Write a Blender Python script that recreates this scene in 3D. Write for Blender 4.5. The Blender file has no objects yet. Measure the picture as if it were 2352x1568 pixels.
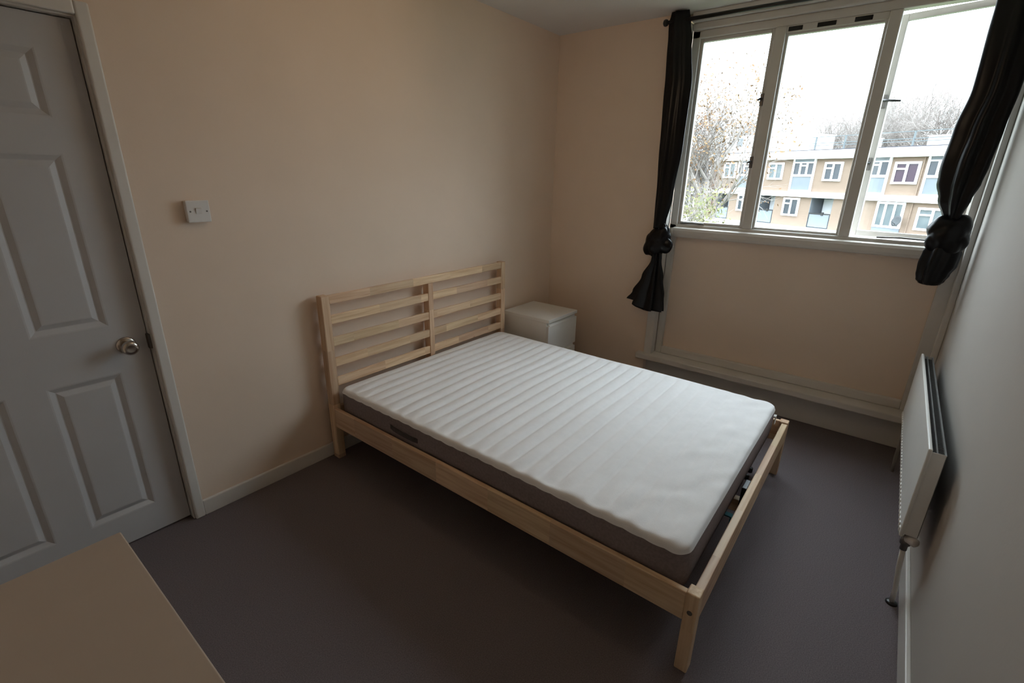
import bpy, bmesh, math, random
from mathutils import Vector, Matrix, noise as mnoise

# ------------------------------------------------------------------ camera, sky, exposure
scene = bpy.context.scene
COL = scene.collection
CAM = Vector((0.2371, -2.2798, 1.5370))
cam_r = Vector((0.61871015, -0.78540929, 0.01816589))
cam_u = Vector((0.2465208, 0.21604929, 0.94474875))
cam_f = Vector((0.74593917, 0.58004738, -0.32729161))
cd = bpy.data.cameras.new('camera')
cd.sensor_width = 36.0
cd.lens = 36.0 * 1099.121 / 2352.0
cd.clip_start = 0.02
cd.clip_end = 500
cam = bpy.data.objects.new('camera', cd)
COL.objects.link(cam)
m3 = Matrix((cam_r, cam_u, -cam_f)).transposed()
cam.matrix_world = Matrix.Translation(CAM) @ m3.to_4x4()
scene.camera = cam

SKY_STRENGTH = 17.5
BULB_STRENGTH = 62.0
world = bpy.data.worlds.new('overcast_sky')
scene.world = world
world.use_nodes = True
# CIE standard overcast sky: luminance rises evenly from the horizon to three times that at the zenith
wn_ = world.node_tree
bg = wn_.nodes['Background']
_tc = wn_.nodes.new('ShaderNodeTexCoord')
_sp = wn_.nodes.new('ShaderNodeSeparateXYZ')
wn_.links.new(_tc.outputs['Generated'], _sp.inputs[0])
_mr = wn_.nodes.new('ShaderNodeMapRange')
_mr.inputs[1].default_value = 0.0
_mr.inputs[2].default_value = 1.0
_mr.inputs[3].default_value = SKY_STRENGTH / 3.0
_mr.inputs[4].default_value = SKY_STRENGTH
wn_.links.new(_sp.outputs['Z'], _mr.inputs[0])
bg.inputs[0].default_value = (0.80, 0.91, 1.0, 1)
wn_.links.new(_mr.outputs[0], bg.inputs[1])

vs = scene.view_settings
vs.view_transform = 'Standard'
vs.look = 'None'
vs.exposure = 0.06
vs.gamma = 1.0
vs.use_curve_mapping = False
scene.cycles.max_bounces = 8
scene.cycles.diffuse_bounces = 6
scene.cycles.transparent_max_bounces = 10
scene.cycles.sample_clamp_indirect = 6.0

# ------------------------------------------------------------------ helpers
def link(o, parent=None):
    COL.objects.link(o)
    if parent is not None:
        o.parent = parent
    return o

def root(name, label, cat, loc=(0, 0, 0), group=None, kind=None):
    o = bpy.data.objects.new(name, None)
    o.empty_display_size = 0.05
    o.location = loc
    link(o)
    if label: o['label'] = label
    if cat: o['category'] = cat
    if group: o['group'] = group
    if kind: o['kind'] = kind
    return o

def wloc(o):
    v = Vector((0, 0, 0))
    while o is not None:
        v += Vector(o.location)
        o = o.parent
    return v

def mk(name, bm, mat, parent=None, smooth=False, label=None, kind=None, local=False):
    """link a bmesh given in world coordinates as one mesh object"""
    if parent is not None and not local:
        bmesh.ops.translate(bm, verts=bm.verts, vec=-wloc(parent))
    bmesh.ops.recalc_face_normals(bm, faces=bm.faces)
    me = bpy.data.meshes.new(name)
    bm.to_mesh(me)
    bm.free()
    if mat is not None:
        me.materials.append(mat)
    if smooth:
        for p in me.polygons:
            p.use_smooth = True
    o = bpy.data.objects.new(name, me)
    link(o, parent)
    if label: o['label'] = label
    if kind: o['kind'] = kind
    return o

def addbox(bm, x0, x1, y0, y1, z0, z1, bev=0.0, seg=2):
    x0, x1 = min(x0, x1), max(x0, x1)
    y0, y1 = min(y0, y1), max(y0, y1)
    z0, z1 = min(z0, z1), max(z0, z1)
    M = Matrix.Translation(((x0 + x1) / 2, (y0 + y1) / 2, (z0 + z1) / 2)) @ Matrix.Diagonal((x1 - x0, y1 - y0, z1 - z0, 1))
    g = bmesh.ops.create_cube(bm, size=1.0, matrix=M)
    if bev > 0:
        es = set()
        for v in g['verts']:
            es.update(v.link_edges)
        bmesh.ops.bevel(bm, geom=list(es), offset=bev, segments=seg, affect='EDGES', profile=0.5)

def box(name, d, mat, parent=None, bev=0.0, seg=2, label=None, kind=None):
    bm = bmesh.new()
    addbox(bm, *d, bev=bev, seg=seg)
    return mk(name, bm, mat, parent, label=label, kind=kind)

def boxes(name, ds, mat, parent=None, bev=0.0, label=None, kind=None):
    bm = bmesh.new()
    for d in ds:
        addbox(bm, *d, bev=bev)
    return mk(name, bm, mat, parent, label=label, kind=kind)

def addtube(bm, pts, rad, n=10, cap=True):
    pts = [Vector(p) for p in pts]
    rs = rad if isinstance(rad, (list, tuple)) else [rad] * len(pts)
    rings = []
    t0 = (pts[1] - pts[0]).normalized()
    a = Vector((0, 0, 1)) if abs(t0.z) < 0.9 else Vector((1, 0, 0))
    u = t0.cross(a).normalized()
    for i, p in enumerate(pts):
        if i == 0: t = pts[1] - pts[0]
        elif i == len(pts) - 1: t = pts[-1] - pts[-2]
        else: t = pts[i + 1] - pts[i - 1]
        t.normalize()
        u = (u - t * u.dot(t)).normalized()
        w = t.cross(u)
        rings.append([bm.verts.new(p + (u * math.cos(2 * math.pi * k / n) + w * math.sin(2 * math.pi * k / n)) * rs[i]) for k in range(n)])
    for i in range(len(rings) - 1):
        for k in range(n):
            bm.faces.new((rings[i][k], rings[i][(k + 1) % n], rings[i + 1][(k + 1) % n], rings[i + 1][k]))
    if cap:
        bm.faces.new(rings[0][::-1])
        bm.faces.new(rings[-1])

def tube(name, pts, rad, mat, parent=None, n=12, label=None):
    bm = bmesh.new()
    addtube(bm, pts, rad, n)
    return mk(name, bm, mat, parent, smooth=True, label=label)

def lathe(name, prof, origin, axis, mat, parent=None, n=28, label=None):
    """profile of (distance along axis, radius)"""
    ax = Vector(axis).normalized()
    a = Vector((0, 0, 1)) if abs(ax.z) < 0.9 else Vector((1, 0, 0))
    u = ax.cross(a).normalized()
    w = ax.cross(u)
    bm = bmesh.new()
    rings = []
    for d, r in prof:
        c = Vector(origin) + ax * d
        rings.append([bm.verts.new(c + (u * math.cos(2 * math.pi * k / n) + w * math.sin(2 * math.pi * k / n)) * max(r, 1e-4)) for k in range(n)])
    for i in range(len(rings) - 1):
        for k in range(n):
            bm.faces.new((rings[i][k], rings[i][(k + 1) % n], rings[i + 1][(k + 1) % n], rings[i + 1][k]))
    bm.faces.new(rings[0][::-1])
    bm.faces.new(rings[-1])
    return mk(name, bm, mat, parent, smooth=True, label=label)

# ------------------------------------------------------------------ materials
def new_mat(name, col, rough=0.6, spec=0.4, metal=0.0):
    m = bpy.data.materials.new(name)
    m.use_nodes = True
    b = m.node_tree.nodes['Principled BSDF']
    b.inputs['Base Color'].default_value = (*col, 1)
    b.inputs['Roughness'].default_value = rough
    b.inputs['Specular IOR Level'].default_value = spec
    b.inputs['Metallic'].default_value = metal
    return m

def noisy(name, c1, c2, scale=20, rough=0.6, spec=0.3, bump=0.0, bscale=200, detail=4, mapping=(1, 1, 1), dist=0.002, metal=0.0):
    m = new_mat(name, c1, rough, spec, metal)
    nt = m.node_tree
    N, L = nt.nodes, nt.links
    b = N['Principled BSDF']
    tc = N.new('ShaderNodeTexCoord')
    mp = N.new('ShaderNodeMapping')
    mp.inputs['Scale'].default_value = mapping
    L.new(tc.outputs['Object'], mp.inputs['Vector'])
    nz = N.new('ShaderNodeTexNoise')
    nz.inputs['Scale'].default_value = scale
    nz.inputs['Detail'].default_value = detail
    L.new(mp.outputs[0], nz.inputs['Vector'])
    mx = N.new('ShaderNodeMix')
    mx.data_type = 'RGBA'
    mx.inputs[6].default_value = (*c1, 1)
    mx.inputs[7].default_value = (*c2, 1)
    mr = N.new('ShaderNodeMapRange')
    mr.inputs[1].default_value = 0.3
    mr.inputs[2].default_value = 0.7
    L.new(nz.outputs['Fac'], mr.inputs[0])
    L.new(mr.outputs[0], mx.inputs[0])
    L.new(mx.outputs[2], b.inputs['Base Color'])
    if bump > 0:
        n2 = N.new('ShaderNodeTexNoise')
        n2.inputs['Scale'].default_value = bscale
        n2.inputs['Detail'].default_value = 3
        L.new(mp.outputs[0], n2.inputs['Vector'])
        bp = N.new('ShaderNodeBump')
        bp.inputs['Strength'].default_value = bump
        bp.inputs['Distance'].default_value = dist
        L.new(n2.outputs['Fac'], bp.inputs['Height'])
        L.new(bp.outputs[0], b.inputs['Normal'])
    return m

def pine(axis):
    m = new_mat('pine_' + axis, (0.7, 0.5, 0.3), 0.5, 0.3)
    nt = m.node_tree
    N, L = nt.nodes, nt.links
    b = N['Principled BSDF']
    tc = N.new('ShaderNodeTexCoord')
    oi = N.new('ShaderNodeObjectInfo')
    sep = N.new('ShaderNodeSeparateXYZ')
    L.new(tc.outputs['Object'], sep.inputs[0])
    # finger-jointed blocks along the grain, each board starting elsewhere
    ad = N.new('ShaderNodeMath'); ad.operation = 'MULTIPLY_ADD'
    L.new(oi.outputs['Random'], ad.inputs[0]); ad.inputs[1].default_value = 37.0
    L.new(sep.outputs['xyz'.index(axis)], ad.inputs[2])
    dv = N.new('ShaderNodeMath'); dv.operation = 'DIVIDE'
    L.new(ad.outputs[0], dv.inputs[0]); dv.inputs[1].default_value = 0.31
    fl = N.new('ShaderNodeMath'); fl.operation = 'FLOOR'
    L.new(dv.outputs[0], fl.inputs[0])
    wn = N.new('ShaderNodeTexWhiteNoise'); wn.noise_dimensions = '1D'
    L.new(fl.outputs[0], wn.inputs['W'])
    # grain
    mp = N.new('ShaderNodeMapping')
    sc = {'x': (1.5, 26, 26), 'y': (26, 1.5, 26), 'z': (26, 26, 1.5)}[axis]
    mp.inputs['Scale'].default_value = sc
    cmb = N.new('ShaderNodeVectorMath'); cmb.operation = 'ADD'
    L.new(tc.outputs['Object'], cmb.inputs[0])
    L.new(wn.outputs['Color'], cmb.inputs[1])
    L.new(cmb.outputs[0], mp.inputs['Vector'])
    nz = N.new('ShaderNodeTexNoise')
    nz.inputs['Scale'].default_value = 2.2
    nz.inputs['Detail'].default_value = 5
    nz.inputs['Distortion'].default_value = 0.4
    L.new(mp.outputs[0], nz.inputs['Vector'])
    rp = N.new('ShaderNodeValToRGB')
    rp.color_ramp.elements[0].position = 0.32
    rp.color_ramp.elements[0].color = (0.60, 0.39, 0.235, 1)
    rp.color_ramp.elements[1].position = 0.62
    rp.color_ramp.elements[1].color = (0.76, 0.565, 0.375, 1)
    L.new(nz.outputs['Fac'], rp.inputs[0])
    # knots
    vo = N.new('ShaderNodeTexVoronoi')
    vo.inputs['Scale'].default_value = 4.5
    L.new(tc.outputs['Object'], vo.inputs['Vector'])
    kr = N.new('ShaderNodeMapRange')
    kr.inputs[1].default_value = 0.035; kr.inputs[2].default_value = 0.075
    kr.inputs[3].default_value = 0.5; kr.inputs[4].default_value = 0.0
    L.new(vo.outputs['Distance'], kr.inputs[0])
    kx = N.new('ShaderNodeMix'); kx.data_type = 'RGBA'
    kx.inputs[7].default_value = (0.30, 0.13, 0.06, 1)
    L.new(kr.outputs[0], kx.inputs[0]); L.new(rp.outputs[0], kx.inputs[6])
    hs = N.new('ShaderNodeHueSaturation')
    L.new(kx.outputs[2], hs.inputs['Color'])
    v = N.new('ShaderNodeMapRange'); v.inputs[3].default_value = 0.82; v.inputs[4].default_value = 1.12
    L.new(wn.outputs['Value'], v.inputs[0]); L.new(v.outputs[0], hs.inputs['Value'])
    h = N.new('ShaderNodeMapRange'); h.inputs[3].default_value = 0.488; h.inputs[4].default_value = 0.512
    L.new(wn.outputs['Color'], h.inputs[0]); L.new(h.outputs[0], hs.inputs['Hue'])
    L.new(hs.outputs[0], b.inputs['Base Color'])
    return m

def glass_mat(name='window_glass'):
    m = bpy.data.materials.new(name)
    m.use_nodes = True
    nt = m.node_tree
    nt.nodes.clear()
    out = nt.nodes.new('ShaderNodeOutputMaterial')
    mix = nt.nodes.new('ShaderNodeMixShader')
    tr = nt.nodes.new('ShaderNodeBsdfTransparent')
    tr.inputs[0].default_value = (0.97, 0.985, 0.98, 1)
    gl = nt.nodes.new('ShaderNodeBsdfGlossy')
    gl.inputs['Roughness'].default_value = 0.0
    fr = nt.nodes.new('ShaderNodeFresnel')
    # same reflectance from either side of the thin pane
    ge = nt.nodes.new('ShaderNodeNewGeometry')
    io = nt.nodes.new('ShaderNodeMapRange')
    io.inputs[3].default_value = 1.45
    io.inputs[4].default_value = 1.0 / 1.45
    nt.links.new(ge.outputs['Backfacing'], io.inputs[0])
    nt.links.new(io.outputs[0], fr.inputs[0])
    nt.links.new(fr.outputs[0], mix.inputs[0])
    nt.links.new(tr.outputs[0], mix.inputs[1])
    nt.links.new(gl.outputs[0], mix.inputs[2])
    nt.links.new(mix.outputs[0], out.inputs[0])
    return m

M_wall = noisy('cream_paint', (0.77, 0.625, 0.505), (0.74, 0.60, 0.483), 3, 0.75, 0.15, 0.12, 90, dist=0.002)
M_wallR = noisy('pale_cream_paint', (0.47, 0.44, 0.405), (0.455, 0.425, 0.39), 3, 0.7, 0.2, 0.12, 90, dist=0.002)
M_ceil = noisy('ceiling_paint', (0.68, 0.65, 0.62), (0.66, 0.63, 0.60), 4, 0.85, 0.1, 0.1, 60)
M_carpet = noisy('carpet_pile', (0.195, 0.166, 0.172), (0.125, 0.105, 0.110), 260, 0.95, 0.05, 0.5, 420, dist=0.002)
M_gloss = noisy('white_gloss_paint', (0.66, 0.63, 0.59), (0.63, 0.60, 0.56), 8, 0.38, 0.4)
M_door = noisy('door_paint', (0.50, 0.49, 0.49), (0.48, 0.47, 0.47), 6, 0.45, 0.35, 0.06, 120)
M_board = noisy('sill_board_paint', (0.64, 0.60, 0.55), (0.60, 0.56, 0.51), 6, 0.45, 0.35)
M_frame = noisy('window_paint', (0.62, 0.59, 0.55), (0.58, 0.55, 0.51), 10, 0.45, 0.35)
M_sash = noisy('sash_paint', (0.58, 0.56, 0.53), (0.52, 0.50, 0.47), 14, 0.45, 0.35)
M_glass = glass_mat()
M_px, M_py, M_pz = pine('x'), pine('y'), pine('z')
M_quilt = noisy('white_quilt', (0.84, 0.83, 0.83), (0.81, 0.80, 0.80), 30, 0.9, 0.1, 0.25, 500)
M_border = noisy('mattress_border', (0.27, 0.222, 0.222), (0.22, 0.178, 0.178), 90, 0.9, 0.1, 0.3, 500)
M_strap = noisy('strap_webbing', (0.09, 0.08, 0.08), (0.06, 0.055, 0.055), 60, 0.9, 0.1)
M_white = noisy('white_foil', (0.76, 0.74, 0.70), (0.74, 0.72, 0.68), 10, 0.4, 0.35)
M_cream = noisy('cream_foil', (0.46, 0.375, 0.30), (0.445, 0.362, 0.29), 10, 0.45, 0.3)
M_satin = noisy('black_satin', (0.003, 0.003, 0.004), (0.005, 0.005, 0.0065), 12, 0.30, 0.24)
M_rod = noisy('black_metal', (0.010, 0.010, 0.011), (0.014, 0.014, 0.015), 30, 0.4, 0.5)
M_plastic = noisy('white_plastic', (0.70, 0.68, 0.66), (0.68, 0.66, 0.64), 20, 0.35, 0.45)
M_slot = noisy('dark_slot', (0.02, 0.02, 0.02), (0.03, 0.03, 0.03), 20, 0.7, 0.2)
M_nickel = noisy('satin_nickel', (0.55, 0.50, 0.45), (0.50, 0.45, 0.40), 30, 0.22, 0.5, metal=1.0)
M_steel = noisy('dull_steel', (0.20, 0.19, 0.18), (0.14, 0.13, 0.12), 30, 0.45, 0.5, metal=0.8)
M_rad = noisy('radiator_enamel', (0.74, 0.73, 0.70), (0.72, 0.71, 0.68), 8, 0.35, 0.45)
M_fin = noisy('radiator_fins', (0.17, 0.17, 0.165), (0.12, 0.12, 0.115), 20, 0.6, 0.3)
M_brass = noisy('aged_pipe', (0.30, 0.27, 0.24), (0.22, 0.20, 0.18), 20, 0.5, 0.4)
M_teal = noisy('teal_strap', (0.05, 0.16, 0.18), (0.04, 0.12, 0.14), 60, 0.8, 0.2)
M_bulb = bpy.data.materials.new('lit_bulb')
M_bulb.use_nodes = True
_b = M_bulb.node_tree.nodes['Principled BSDF']
_b.inputs['Emission Color'].default_value = (1.0, 0.72, 0.46, 1)
_b.inputs['Emission Strength'].default_value = BULB_STRENGTH
# outside
M_brick = noisy('brick_far', (0.205, 0.152, 0.118), (0.178, 0.131, 0.101), 3.0, 0.9, 0.1, detail=8, mapping=(1, 1, 4))
M_owhite = noisy('white_render', (0.80, 0.80, 0.80), (0.76, 0.76, 0.77), 1.5, 0.8, 0.2)
M_ogrey = noisy('blue_grey_cladding', (0.150, 0.165, 0.180), (0.138, 0.153, 0.168), 2, 0.7, 0.2)
M_opane = noisy('far_pane', (0.022, 0.026, 0.034), (0.038, 0.044, 0.052), 1.2, 0.25, 0.5)
M_opaneg = noisy('far_pane_pale', (0.105, 0.122, 0.128), (0.062, 0.078, 0.086), 1.2, 0.25, 0.5)
M_opurple = noisy('purple_curtain_pane', (0.034, 0.015, 0.030), (0.026, 0.012, 0.024), 2, 0.3, 0.5)
M_orail = noisy('roof_rail', (0.11, 0.125, 0.13), (0.10, 0.115, 0.12), 2, 0.6, 0.3)
M_roof = noisy('roof_felt', (0.05, 0.05, 0.06), (0.04, 0.04, 0.05), 2, 0.9, 0.1)
M_pipe = noisy('red_brown_pipe', (0.13, 0.058, 0.045), (0.11, 0.05, 0.04), 2, 0.7, 0.2)
M_dish = noisy('dish_grey', (0.05, 0.053, 0.057), (0.045, 0.048, 0.052), 2, 0.6, 0.3)
M_bark = noisy('hazed_bark', (0.30, 0.265, 0.245), (0.22, 0.195, 0.18), 2, 0.9, 0.1)  # bark lightened: haze and overexposure put into its colour
M_leafo = noisy('orange_leaves', (0.15, 0.075, 0.038), (0.13, 0.095, 0.048), 0.8, 0.8, 0.1)
M_leafg = noisy('yellow_green_leaves', (0.09, 0.105, 0.045), (0.13, 0.11, 0.05), 0.8, 0.8, 0.1)
M_ground = noisy('wet_lawn', (0.07, 0.085, 0.04), (0.05, 0.065, 0.03), 0.5, 0.95, 0.05)

# ------------------------------------------------------------------ room shell
XN, XB, YR, H = -0.10, 3.68, -2.615, 2.528      # near wall, window wall, right wall, ceiling
def struct(name, ds, mat, bev=0.0):
    return boxes(name, ds, mat, None, bev, kind='structure')

def label(o, text, cat):
    o['label'] = text; o['category'] = cat
    return o

DX0, DX1, DZ = 0.0, 0.782, 2.004
label(struct('floor', [(XN - .2, XB + .25, YR - .2, .25, -.12, 0)], M_carpet), 'grey brown carpet covering the bedroom floor', 'floor')
label(struct('ceiling', [(XN - .2, XB + .25, YR - .2, .25, H, H + .12)], M_ceil), 'plain off white ceiling above the bed', 'ceiling')
label(struct('wall_left', [(XN - .2, XB + .25, .075, .25, 0, H),
                     (DX1 + .012, XB + .25, 0, .075, 0, H),
                     (DX0 - .012, DX1 + .012, 0, .075, DZ + .012, H),
                     (XN - .2, DX0 - .012, 0, .075, 0, H)], M_wall), 'plain cream wall behind the headboard and around the door', 'wall')
label(struct('wall_back', [(XB, XB + .25, -.93, 0, 0, H), (XB + .06, XB + .25, YR, -.93, 2.49, H)], M_wall), 'cream wall strip between room corner and black curtain', 'wall')
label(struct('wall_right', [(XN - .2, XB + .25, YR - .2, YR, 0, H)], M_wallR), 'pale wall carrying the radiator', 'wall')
label(struct('wall_near', [(XN - .2, XN, YR, 0, 0, H)], M_wall), 'cream wall behind the chest, out of view', 'wall')
label(struct('wall_under_window', [(3.768, 3.93, YR, -.93, 0, 1.16)], M_wall), 'flat cream panel below the window', 'wall')
# skirtings
def skirting(name, d, axis, text):
    bm = bmesh.new()
    addbox(bm, *d, bev=0.004)
    o = mk(name, bm, M_gloss, kind='structure')
    return label(o, text, 'baseboard')
skirting('baseboard_left', (0.826, XB, -.016, 0, 0, .078), 'x', 'low white skirting along the headboard wall')
skirting('baseboard_back', (XB - .016, XB, -.90, -.016, 0, .078), 'y', 'white skirting beside the white bedside chest')
skirting('baseboard_right', (XN, 3.72, YR, YR + .016, 0, .098), 'x', 'white skirting running under the radiator')

# ------------------------------------------------------------------ door
door = root('door_1', 'closed white six panel door with round knob', 'door', (0.39, 0.03, 0), kind='structure')
bm = bmesh.new()
YF = 0.030                     # leaf front plane
panels = []
for cx0, cx1 in ((0.114, 0.337), (0.443, 0.667)):
    for z0, z1 in ((0.145, 0.766), (0.960, 1.580), (1.693, 1.902)):
        panels.append((cx0, cx1, z0, z1))
xs = [DX0, .114, .337, .443, .667, DX1 - .004]
zs = [.008, .145, .766, .960, 1.580, 1.693, 1.902, DZ - .003]
V = {}
for i, x in enumerate(xs):
    for j, z in enumerate(zs):
        V[i, j] = bm.verts.new((x, YF, z))
for i in range(5):
    for j in range(7):
        if i in (1, 3) and j in (1, 3, 5):
            continue
        bm.faces.new((V[i, j], V[i + 1, j], V[i + 1, j + 1], V[i, j + 1]))
# edges and back of the leaf
addbox(bm, DX0, DX1 - .004, YF + .012, YF + .04, .008, DZ - .003)
for (a, b2) in (((DX0, .008), (DX1 - .004, .008)), ((DX1 - .004, .008), (DX1 - .004, DZ - .003)), ((DX0, DZ - .003), (DX1 - .004, DZ - .003)), ((DX0, .008), (DX0, DZ - .003))):
    p = [bm.verts.new((a[0], YF, a[1])), bm.verts.new((b2[0], YF, b2[1])), bm.verts.new((b2[0], YF + .014, b2[1])), bm.verts.new((a[0], YF + .014, a[1]))]
    bm.faces.new(p)
leaf = mk('door_leaf', bm, M_door, door)
for (x0, x1, z0, z1) in panels:
    bm = bmesh.new()
    prof = [(0, 0), (.005, .001), (.021, .010), (.024, .0105), (.042, .0015), (.046, .001)]
    rings = []
    for ins, dep in prof:
        rings.append([bm.verts.new((x, YF + dep, z)) for x, z in ((x0 + ins, z0 + ins), (x1 - ins, z0 + ins), (x1 - ins, z1 - ins), (x0 + ins, z1 - ins))])
    for i in range(len(rings) - 1):
        for k in range(4):
            bm.faces.new((rings[i][k], rings[i][(k + 1) % 4], rings[i + 1][(k + 1) % 4], rings[i + 1][k]))
    bm.faces.new(rings[-1])
    mk('panel', bm, M_door, leaf)
# knob
KX, KZ = 0.704, 0.872
knob = lathe('door_knob', [(0, .012), (.022, .011), (.028, .016), (.034, .024), (.044, .0285), (.054, .0275), (.060, .022), (.0615, .014), (.060, .010), (.060, .0)], (KX, YF - .006, KZ), (0, -1, 0), M_nickel, door, label='shiny round metal door knob')
lathe('rose', [(0, .033), (.004, .033), (.007, .030), (.009, .016)], (KX, YF, KZ), (0, -1, 0), M_nickel, knob)
box('strike_plate', (.772, .7815, -.002, .024, .845, .905), M_steel, door, .001)
# door frame
boxes('trim_1', [(.782, .793, 0, .075, 0, 2.016), (-.011, 0, 0, .075, 0, 2.016), (0, .782, 0, .075, 2.005, 2.016)], M_gloss, None, kind='structure')
bm = bmesh.new()
for d in ((.786, .826, -.018, 0, 0, 2.052), (-.046, -.004, -.018, 0, 0, 2.052), (-.004, .786, -.018, 0, 2.010, 2.052)):
    addbox(bm, *d, bev=.006, seg=3)
o = mk('trim_2', bm, M_gloss, kind='structure')
label(o, 'narrow white architrave around the door', 'door frame')

# ------------------------------------------------------------------ window
win = root('window_1', 'white framed three light window with the right sash ajar', 'window', (3.76, -1.78, 1.14), kind='structure')
FX0, FX1 = 3.735, 3.80
YL, YE = -.985, YR
def fr(name, d, bev=.005, mat=None):
    return box(name, d, mat or M_frame, win, bev)
ZB, ZT = 1.232, 2.385
fr('jamb', (FX0, FX1, -1.036, YL, 1.14, 2.50))
fr('jamb', (FX0, FX1, YE, -2.556, 1.14, 2.50))
fr('mullion', (FX0, FX1, -1.530, -1.470, ZB, ZT))
fr('mullion', (FX0, FX1, -2.068, -2.012, ZB, ZT))
fr('head', (FX0, FX1, YE, YL, ZT, 2.43))
fr('head', (FX0 - .025, FX1, YE, YL, 2.43, 2.47), .008)
fr('head', (FX0 - .045, FX1 + .05, YE, YL, 2.47, H), .006)
fr('bottom_rail', (FX0, FX1, YE, YL, 1.20, ZB))
fr('window_board', (3.700, 3.80, -2.575, -1.005, 1.142, 1.212), .022, M_board)
fr('outer_sill', (3.80, 3.97, YE, YL, 1.15, 1.195), .004)
# outer wall round the window (outside reveal)
def sash(name, y0, y1, z0, z1, t=.022, hinge=None, ang=0.0):
    """sash in a local frame whose origin is its hinge; y runs along the wall"""
    hx, hy, hz = hinge
    bm = bmesh.new()
    xa, xb = -.016, .016
    addbox(bm, xa, xb, y0 - hy, y0 - hy + t, z0 - hz, z1 - hz, .003)
    addbox(bm, xa, xb, y1 - hy - t, y1 - hy, z0 - hz, z1 - hz, .003)
    addbox(bm, xa, xb, y0 - hy + t, y1 - hy - t, z0 - hz, z0 - hz + t, .003)
    addbox(bm, xa, xb, y0 - hy + t, y1 - hy - t, z1 - hz - t, z1 - hz, .003)
    s = mk(name, bm, M_sash, win, local=True)
    s.location = Vector(hinge) - win.location
    s.rotation_euler = (0, 0, ang)
    bm = bmesh.new()
    addbox(bm, -.002, .002, y0 - hy + t - .004, y1 - hy - t + .004, z0 - hz + t - .004, z1 - hz - t + .004)
    mk('glass_pane', bm, M_glass, s, local=True)
    return s
s1 = sash('sash', -1.470, -1.036, ZB, ZT, .020, (3.766, -1.036, 1.8))
s2 = sash('sash', -2.012, -1.530, ZB, 2.352, .014, (3.770, -1.53, 1.8))
s3 = sash('sash', -2.556, -2.052, ZB - .002, ZT + .010, .032, (3.818, -2.556, 1.8), math.radians(-11.0))
# vent above the middle light
vent = box('trickle_vent', (3.742, 3.79, -2.012, -1.530, 2.350, 2.385), M_frame, win, .003)
for a, b2 in ((-1.540, -1.612), (-1.685, -1.775), (-1.860, -1.940)):
    box('vent_slot', (3.738, 3.744, b2, a, 2.356, 2.378), M_slot, vent, .002)
# sash fastenings
def handle(par, yh, zh, xh=-.016, out=-1):
    bm = bmesh.new()
    hx = par.location + win.location
    addbox(bm, xh - .012, xh, yh - .010, yh + .010, zh - .035, zh + .035, .003)
    mk('handle_plate', bm, M_steel, par, local=True)
    bm = bmesh.new()
    addtube(bm, [(xh - .006, yh, zh + .006), (xh - .030, yh, zh + .004), (xh - .040, yh + out * .03, zh), (xh - .042, yh + out * .085, zh - .006)], [.007, .007, .006, .0045], 8)
    mk('handle_lever', bm, M_rod, par, smooth=True, local=True)
handle(s1, -.423, .205, out=.2)
handle(s1, -.423, -.155, out=.2)
handle(s3, .490, .17)
handle(s3, .490, -.16, out=.25)
# casement stays on the bottom rail
for ya, yb in ((-1.06, -1.22), (-2.20, -2.42)):
    tube('casement_stay', [(3.742, ya, 1.240), (3.738, (ya + yb) / 2, 1.246), (3.742, yb, 1.242)], .005, M_steel, win, 8)

# white woodwork that frames the panel below the window
o = boxes('trim_3', [(3.664, 3.74, -.985, -.925, .245, 2.47)], M_gloss, bev=.004, kind='structure'); label(o, 'white upright board at the left side of the window bay', 'trim')
o = boxes('trim_4', [(3.742, 3.79, -1.034, -.985, .245, 1.142)], M_frame, bev=.004, kind='structure'); label(o, 'white stile left of the panel below the window', 'trim')
o = boxes('trim_5', [(3.742, 3.79, YR, -2.528, .245, 1.142)], M_frame, bev=.004, kind='structure'); label(o, 'white stile between the panel and the radiator wall', 'trim')
o = boxes('trim_9', [(3.680, 3.742, YR, -2.588, .245, 2.47)], M_gloss, bev=.004, kind='structure'); label(o, 'narrow white upright between the window bay and the radiator wall', 'trim')
o = boxes('trim_6', [(3.738, 3.79, -2.528, -1.034, .245, .300)], M_board, bev=.006, kind='structure'); label(o, 'low rail along the foot of the panel below the window', 'trim')
o = boxes('trim_7', [(3.625, 3.77, YR, -.875, .200, .245)], M_board, bev=.007, kind='structure'); label(o, 'long low shelf board along the foot of the window wall', 'shelf board')
o = boxes('trim_8', [(3.725, 3.77, YR, -.93, 0, .205)], M_gloss, bev=.003, kind='structure'); label(o, 'white plinth below the low shelf board', 'trim')

# ------------------------------------------------------------------ bed
BX0, BX1, BY0, BY1 = 1.494, 2.974, -.027, -2.052
bed = root('bed_frame', 'pine double bed frame with slatted headboard under white mattress', 'bed', ((BX0 + BX1) / 2, -1.04, 0))
PW, PD, HB = .045, .050, .941
def part(name, d, mat, bev=.003, parent=bed, label=None):
    return box(name, d, mat, parent, bev, label=label)
hy0, hy1 = BY0 - PD, BY0
headboard = part('headboard', (BX0 + PW, BX1 - PW, hy0 + .003, hy0 + .022, .895, HB), M_px)
for z0, z1 in ((.787, .834), (.665, .713), (.549, .597), (.437, .486)):
    part('slat', (BX0 + PW, BX1 - PW, hy0 + .003, hy0 + .020, z0, z1), M_px, .0025, headboard)
part('slat', (BX0 + PW, BX1 - PW, hy0 + .003, hy0 + .022, .22, .32), M_px, .0025, headboard)
mid = part('upright', (2.213, 2.252, hy0 - .0015, hy1, .22, .896), M_pz, .0025, headboard)
for x0 in (BX0, BX1 - PW):
    part('head_post', (x0, x0 + PW, hy0, hy1, 0, HB), M_pz, .004)
FH, LW, LD = .318, .045, .042
for x0 in (BX0, BX1 - LW):
    lg = part('leg', (x0, x0 + LW, BY1, BY1 + LD, 0, FH + .004), M_pz, .004)
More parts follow.
